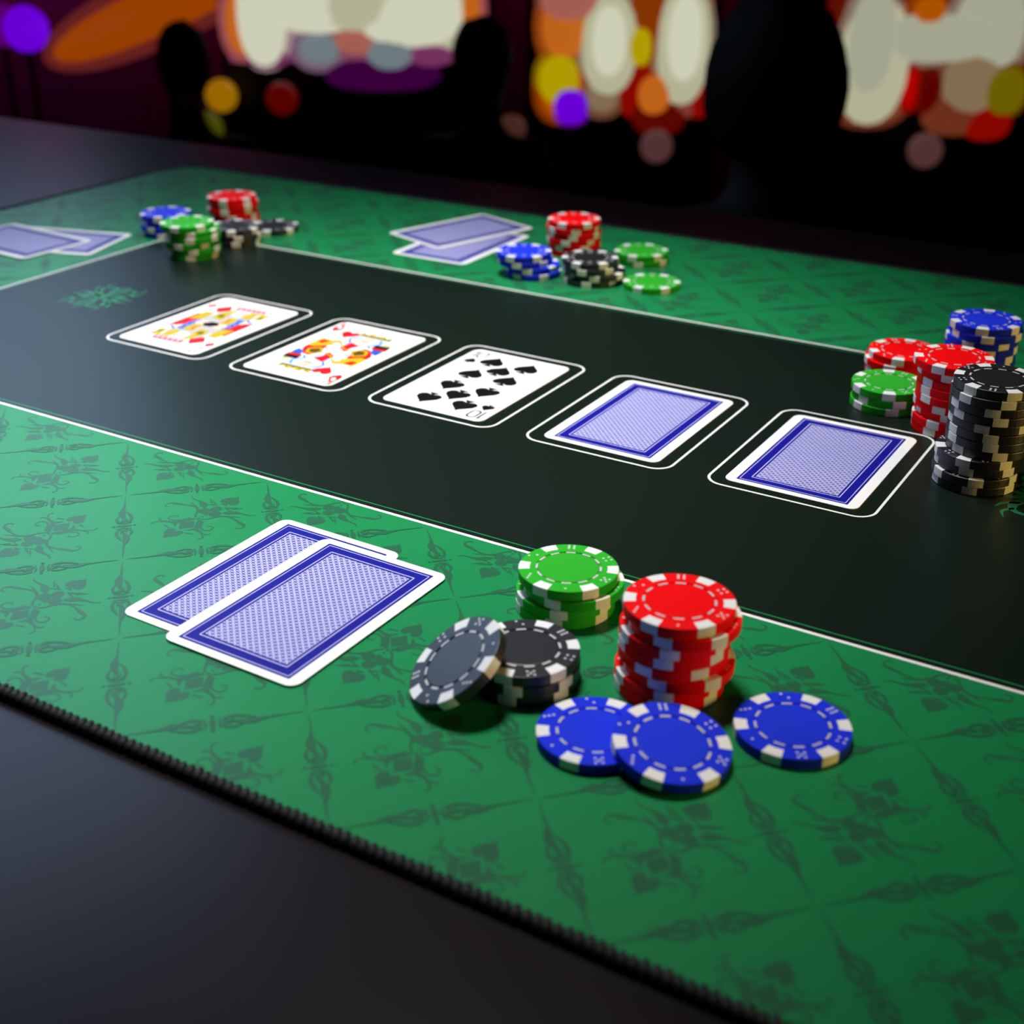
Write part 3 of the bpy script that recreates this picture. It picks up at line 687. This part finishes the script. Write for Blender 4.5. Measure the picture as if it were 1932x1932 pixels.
# small round lamps on posts
M_post = mat('lamp_post', (0.006, 0.006, 0.006), rough=.4)
def globe_lamp(rx, z, r, c, label, dh=5.2):
    e = empty('globe_lamp', hall(rx, dh)); tag(e, label, 'lamp', 'round lamps in the hall')
    bm = bmesh.new(); bmesh.ops.create_uvsphere(bm, u_segments=20, v_segments=12, radius=r)
    bmesh.ops.translate(bm, verts=bm.verts, vec=(0, 0, z+.5)); link('globe', fromb('globe', bm, E[c], True), e)
    bm = bmesh.new(); bmesh.ops.create_cone(bm, cap_ends=True, segments=12, radius1=.012, radius2=.012, depth=z+.5-r*.9-.02)
    bmesh.ops.translate(bm, verts=bm.verts, vec=(0, 0, (z+.5-r*.9-.02)/2+.02)); link('post', fromb('post', bm, M_post), e)
    bm = bmesh.new(); bmesh.ops.create_cone(bm, cap_ends=True, segments=24, radius1=.11, radius2=.09, depth=.02)
    bmesh.ops.translate(bm, verts=bm.verts, vec=(0, 0, .01)); link('base', fromb('base', bm, M_post), e)
globe_lamp(-1.80, .748, .082, 'violet', 'bright violet round lamp near the purple wall')
globe_lamp(-1.98, .735, .080, 'purple', 'dim purple round lamp beside the bright violet one', 5.45)
globe_lamp(-1.12, .495, .062, 'amber', 'amber round lamp low in front of the cream panel machine', 5.3)
globe_lamp(-1.12, .425, .064, 'olive', 'faint olive round lamp just under the amber one', 4.98)
globe_lamp(-.87, .500, .060, 'dred', 'dark red round lamp below the cream panel machine')
globe_lamp(-.002, .385, .056, 'dim', 'faint brown round lamp between the first two slot machines')
globe_lamp(.555, .322, .062, 'rose', 'faint rosy round lamp below the orange panel machine')
globe_lamp(1.59, .306, .066, 'rose', 'faint rosy round lamp below the dim cream machine')
# slanted orange neon beam on the wall behind
e = empty('neon_beam', hall(-1.40, 5.6, .78), (0, 0, -YAW)); tag(e, 'slanted orange light beam across the purple wall', 'light')
bm = bmesh.new(); bmesh.ops.create_uvsphere(bm, u_segments=24, v_segments=16, radius=1)
for v_ in bm.verts: v_.co = Vector((math.copysign(abs(v_.co.x)**.8, v_.co.x)*.48, v_.co.y*.05, v_.co.z*.09))
bmesh.ops.rotate(bm, verts=bm.verts, cent=(0, 0, 0), matrix=Matrix.Rotation(-math.radians(22), 3, 'Y'))
link('beam_tube', fromb('beam_tube', bm, emat('lit_beam', (.30, .048, .0)), True), e)
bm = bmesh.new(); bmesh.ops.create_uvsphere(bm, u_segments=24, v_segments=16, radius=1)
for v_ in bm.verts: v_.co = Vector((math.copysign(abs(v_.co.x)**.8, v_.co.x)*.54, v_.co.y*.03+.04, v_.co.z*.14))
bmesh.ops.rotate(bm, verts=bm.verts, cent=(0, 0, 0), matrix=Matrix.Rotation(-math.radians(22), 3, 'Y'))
link('beam_halo', fromb('beam_halo', bm, emat('lit_beam_edge', (.12, .014, .012)), True), e)  # dim emissive shell behind the tube stands in for the beam's glow
bm = bmesh.new()
box(bm, -.5, .5, .08, .11, -.04, .04, .01)
bmesh.ops.rotate(bm, verts=bm.verts, cent=(0, 0, 0), matrix=Matrix.Rotation(-math.radians(22), 3, 'Y'))
box(bm, -.02, .02, .06, .09, -1.28, 0)
link('beam_bracket', fromb('beam_bracket', bm, M_post), e)
# purple wash screen behind the machines
e = empty('partition_screen', hall(-1.2, 6.1), (0, 0, -YAW)); tag(e, 'dark partition washed with purple light behind the machines', 'partition')
bm = bmesh.new(); box(bm, -1.7, 3.4, 0, .06, 0, 2.4, .01)
link('screen_board', fromb('screen_board', bm, M_wall), e)
bm = bmesh.new(); box(bm, -1.75, 3.45, -.02, .08, 2.4, 2.46, .01); link('top_rail', fromb('top_rail', bm, M_post), e)
for rx, pw, col in ((-2.1, 75, (.75, .02, .45)), (-1.15, 80, (.85, .0, .28)), (-.05, 36, (.8, .0, .22)), (1.0, 30, (.8, .0, .1))):
    l = hall(rx, 5.75, 1.75); t = hall(rx, 6.08, 1.42)
    spot('wash_light', l, t, pw, col, 88)

# ------------------------------------------------------------------ people (dark figures seen against the lights)
M_skin = mat('skin', (0.16, 0.09, 0.065), rough=.55)
M_suit = mat('dark_clothes', (0.006, 0.006, 0.007), rough=.8, spec=.2)
M_hair = mat('black_hair', (0.003, 0.0026, 0.0024), rough=.7, spec=.08)
M_stool = mat('stool_black', (0.008, 0.008, 0.008), rough=.5)
def person(loc, rz, label, seated, sc_=1.0, headw=1.0, hl=0.0):
    """skeleton in metres, facing -y, origin on the floor; one skinned surface"""
    N, Ed, Rr = [], [], []
    def nd(p, r, par=None):
        N.append(p); Rr.append(r)
        if par is not None: Ed.append((par, len(N)-1))
        return len(N)-1
    hz = .58 if seated else .96
    pel = nd((0, 0, hz), (.15, .115)); wa = nd((0, 0, hz+.18), (.13, .10), pel); ch_ = nd((0, .01, hz+.38), (.16, .115), wa)
    nk0 = nd((0, .01, hz+.50), (.09, .075), ch_); nk = nd((0, 0, hz+.57), (.055, .055), nk0)
    hd0 = nd((0, -.01, hz+.64), (.066*headw, .075), nk); hd1 = nd((0, -.005, hz+.71), (.080*headw, .095), hd0); hd2 = nd((0, 0, hz+.78), (.070*headw, .082), hd1)
    nd((0, -.112, hz+.675), (.010, .012), hd1)                       # nose
    for s in (-1, 1):
        nd((s*.088*headw, .0, hz+.69), (.012, .02), hd1)              # ear
        sh = nd((s*.17, .01, hz+.46), (.062, .06), nk0 if False else ch_)
        el = nd((s*.235, .03, hz+.19), (.042, .042), sh)
        if seated: wr = nd((s*.17, -.22, hz+.12), (.027, .024), el); d = Vector((-.1*s, -1, -.1)).normalized()
        else: wr = nd((s*.245, -.04, hz-.06), (.027, .024), el); d = Vector((0, -.2, -1)).normalized()
        pa = nd(tuple(Vector(N[wr])+d*.055), (.036, .018), wr)
        side = Vector((1, 0, 0)) if seated else Vector((0, 1, 0))
        for q, ln in zip((-1.5, -.5, .5, 1.5), (.058, .072, .078, .066)):
            k0 = nd(tuple(Vector(N[pa])+d*.045+side*q*.0185), (.0088, .0088), pa)
            bend = (d+Vector((0, 0, -.35)) if seated else d+Vector((0, -.35, 0))).normalized()
            k1 = nd(tuple(Vector(N[k0])+bend*ln*.5), (.0082, .0082), k0); nd(tuple(Vector(N[k1])+(bend*1.0+(Vector((0, 0, -.4)) if seated else Vector((0, -.4, 0)))).normalized()*ln*.5), (.0072, .0072), k1)
        th = side*(-s if seated else -1)
        t0 = nd(tuple(Vector(N[wr])+d*.025+th*.034), (.011, .011), wr); nd(tuple(Vector(N[t0])+(d+th*.5).normalized()*.045), (.009, .009), t0)
        hp = nd((s*.10, 0, hz-.06), (.10, .10), pel)
        if seated:
            kn = nd((s*.13, -.44, hz-.04), (.062, .062), hp); an = nd((s*.12, -.40, .10), (.04, .04), kn); nd((s*.13, -.56, .045), (.042, .034), an)
        else:
            kn = nd((s*.11, -.01, .50), (.062, .062), hp); an = nd((s*.11, .02, .09), (.042, .042), kn); nd((s*.12, -.14, .045), (.042, .034), an)
    me = bpy.data.meshes.new('body'); me.from_pydata(N, Ed, []); o = bpy.data.objects.new('body_tmp', me); C.objects.link(o)
    m = o.modifiers.new('skin', 'SKIN')
    for i, sv in enumerate(me.skin_vertices[0].data): sv.radius = Rr[i]; sv.use_root = (i == 0)
    s2 = o.modifiers.new('sub', 'SUBSURF'); s2.levels = 2; s2.render_levels = 2
    bpy.context.view_layer.update()
    dg = bpy.context.evaluated_depsgraph_get(); me2 = bpy.data.meshes.new_from_object(o.evaluated_get(dg))
    bpy.data.objects.remove(o)
    me2.materials.clear(); me2.materials.append(M_suit); me2.materials.append(M_skin)
    hands = [N[i] for i in range(len(N)) if Rr[i][0] in (.036,)]
    for p in me2.polygons:
        c = p.center; p.use_smooth = True
        if c.z > hz+.61 or any((c-Vector(h)).length < .075 for h in hands) or any((c-Vector(h)).length < .13 and (c-Vector(h)).dot(Vector((0, -1, -.3)) if seated else Vector((0, -.2, -1))) > 0 for h in hands): p.material_index = 1
    e = empty('person', loc, (0, 0, rz)); e.scale = (sc_,)*3; tag(e, label, 'person')
    link('body', me2, e)
    bm = bmesh.new(); bmesh.ops.create_uvsphere(bm, u_segments=24, v_segments=16, radius=1)
    kill = []
    for v_ in bm.verts:
        x, y, z = v_.co
        if y < -.45 and z < .35 or z < -.72: kill.append(v_)
        k = 1+.05*math.sin(9*x+3*z)*math.cos(7*y)
        v_.co = Vector((x*.104*headw*k, y*.112*k+.014, z*(.118+hl)*k+hz+.755-hl))
    bmesh.ops.delete(bm, geom=kill, context='VERTS')
    hm = fromb('hair', bm, M_hair, True); ho = link('hair', hm, e)
    so = ho.modifiers.new('thick', 'SOLIDIFY'); so.thickness = .008
    bm = bmesh.new()
    for s in (-1, 1):
        r = bmesh.ops.create_uvsphere(bm, u_segments=8, v_segments=6, radius=.011)
        bmesh.ops.translate(bm, verts=r['verts'], vec=(s*.03, -.085, hz+.70))
    link('eyes', fromb('eyes', bm, mat('eye_white', (.5, .5, .5), rough=.3), True), e)
    bm = bmesh.new(); box(bm, -.022, .022, -.095, -.085, hz+.635, hz+.645, .003); link('mouth', fromb('mouth', bm, mat('lips', (.2, .06, .05))), e)
    if seated:
        st = empty('bar_stool', loc, (0, 0, rz)); tag(st, 'black stool under the '+label.split(' sitting')[0], 'stool'); st.scale = (sc_,)*3
        for nm, r1, r2, d_, zc in (('seat', .19, .18, .06, hz-.185), ('pole', .03, .03, hz-.245, (hz-.215)/2+.0), ('foot_plate', .22, .20, .03, .015)):
            bm = bmesh.new(); bmesh.ops.create_cone(bm, cap_ends=True, segments=28, radius1=r1, radius2=r2, depth=d_)
            bmesh.ops.translate(bm, verts=bm.verts, vec=(0, .02, zc)); link(nm, fromb(nm, bm, M_stool), st)
v3 = hall(.396, 2.10); person(v3, -YAW+PI+.15, 'person in dark clothes standing close behind the table, seen as silhouette', False, .895, 1.16, .04)
v3 = hall(-.086, 4.19); person(v3, -YAW+PI-.2, 'person with long dark outline sitting before the cream panel machine', True, .96, .92)
v3 = hall(-.995, 4.20); person(v3, -YAW+PI+.4, 'small dark figure sitting below the orange beam', True, .95, .80)
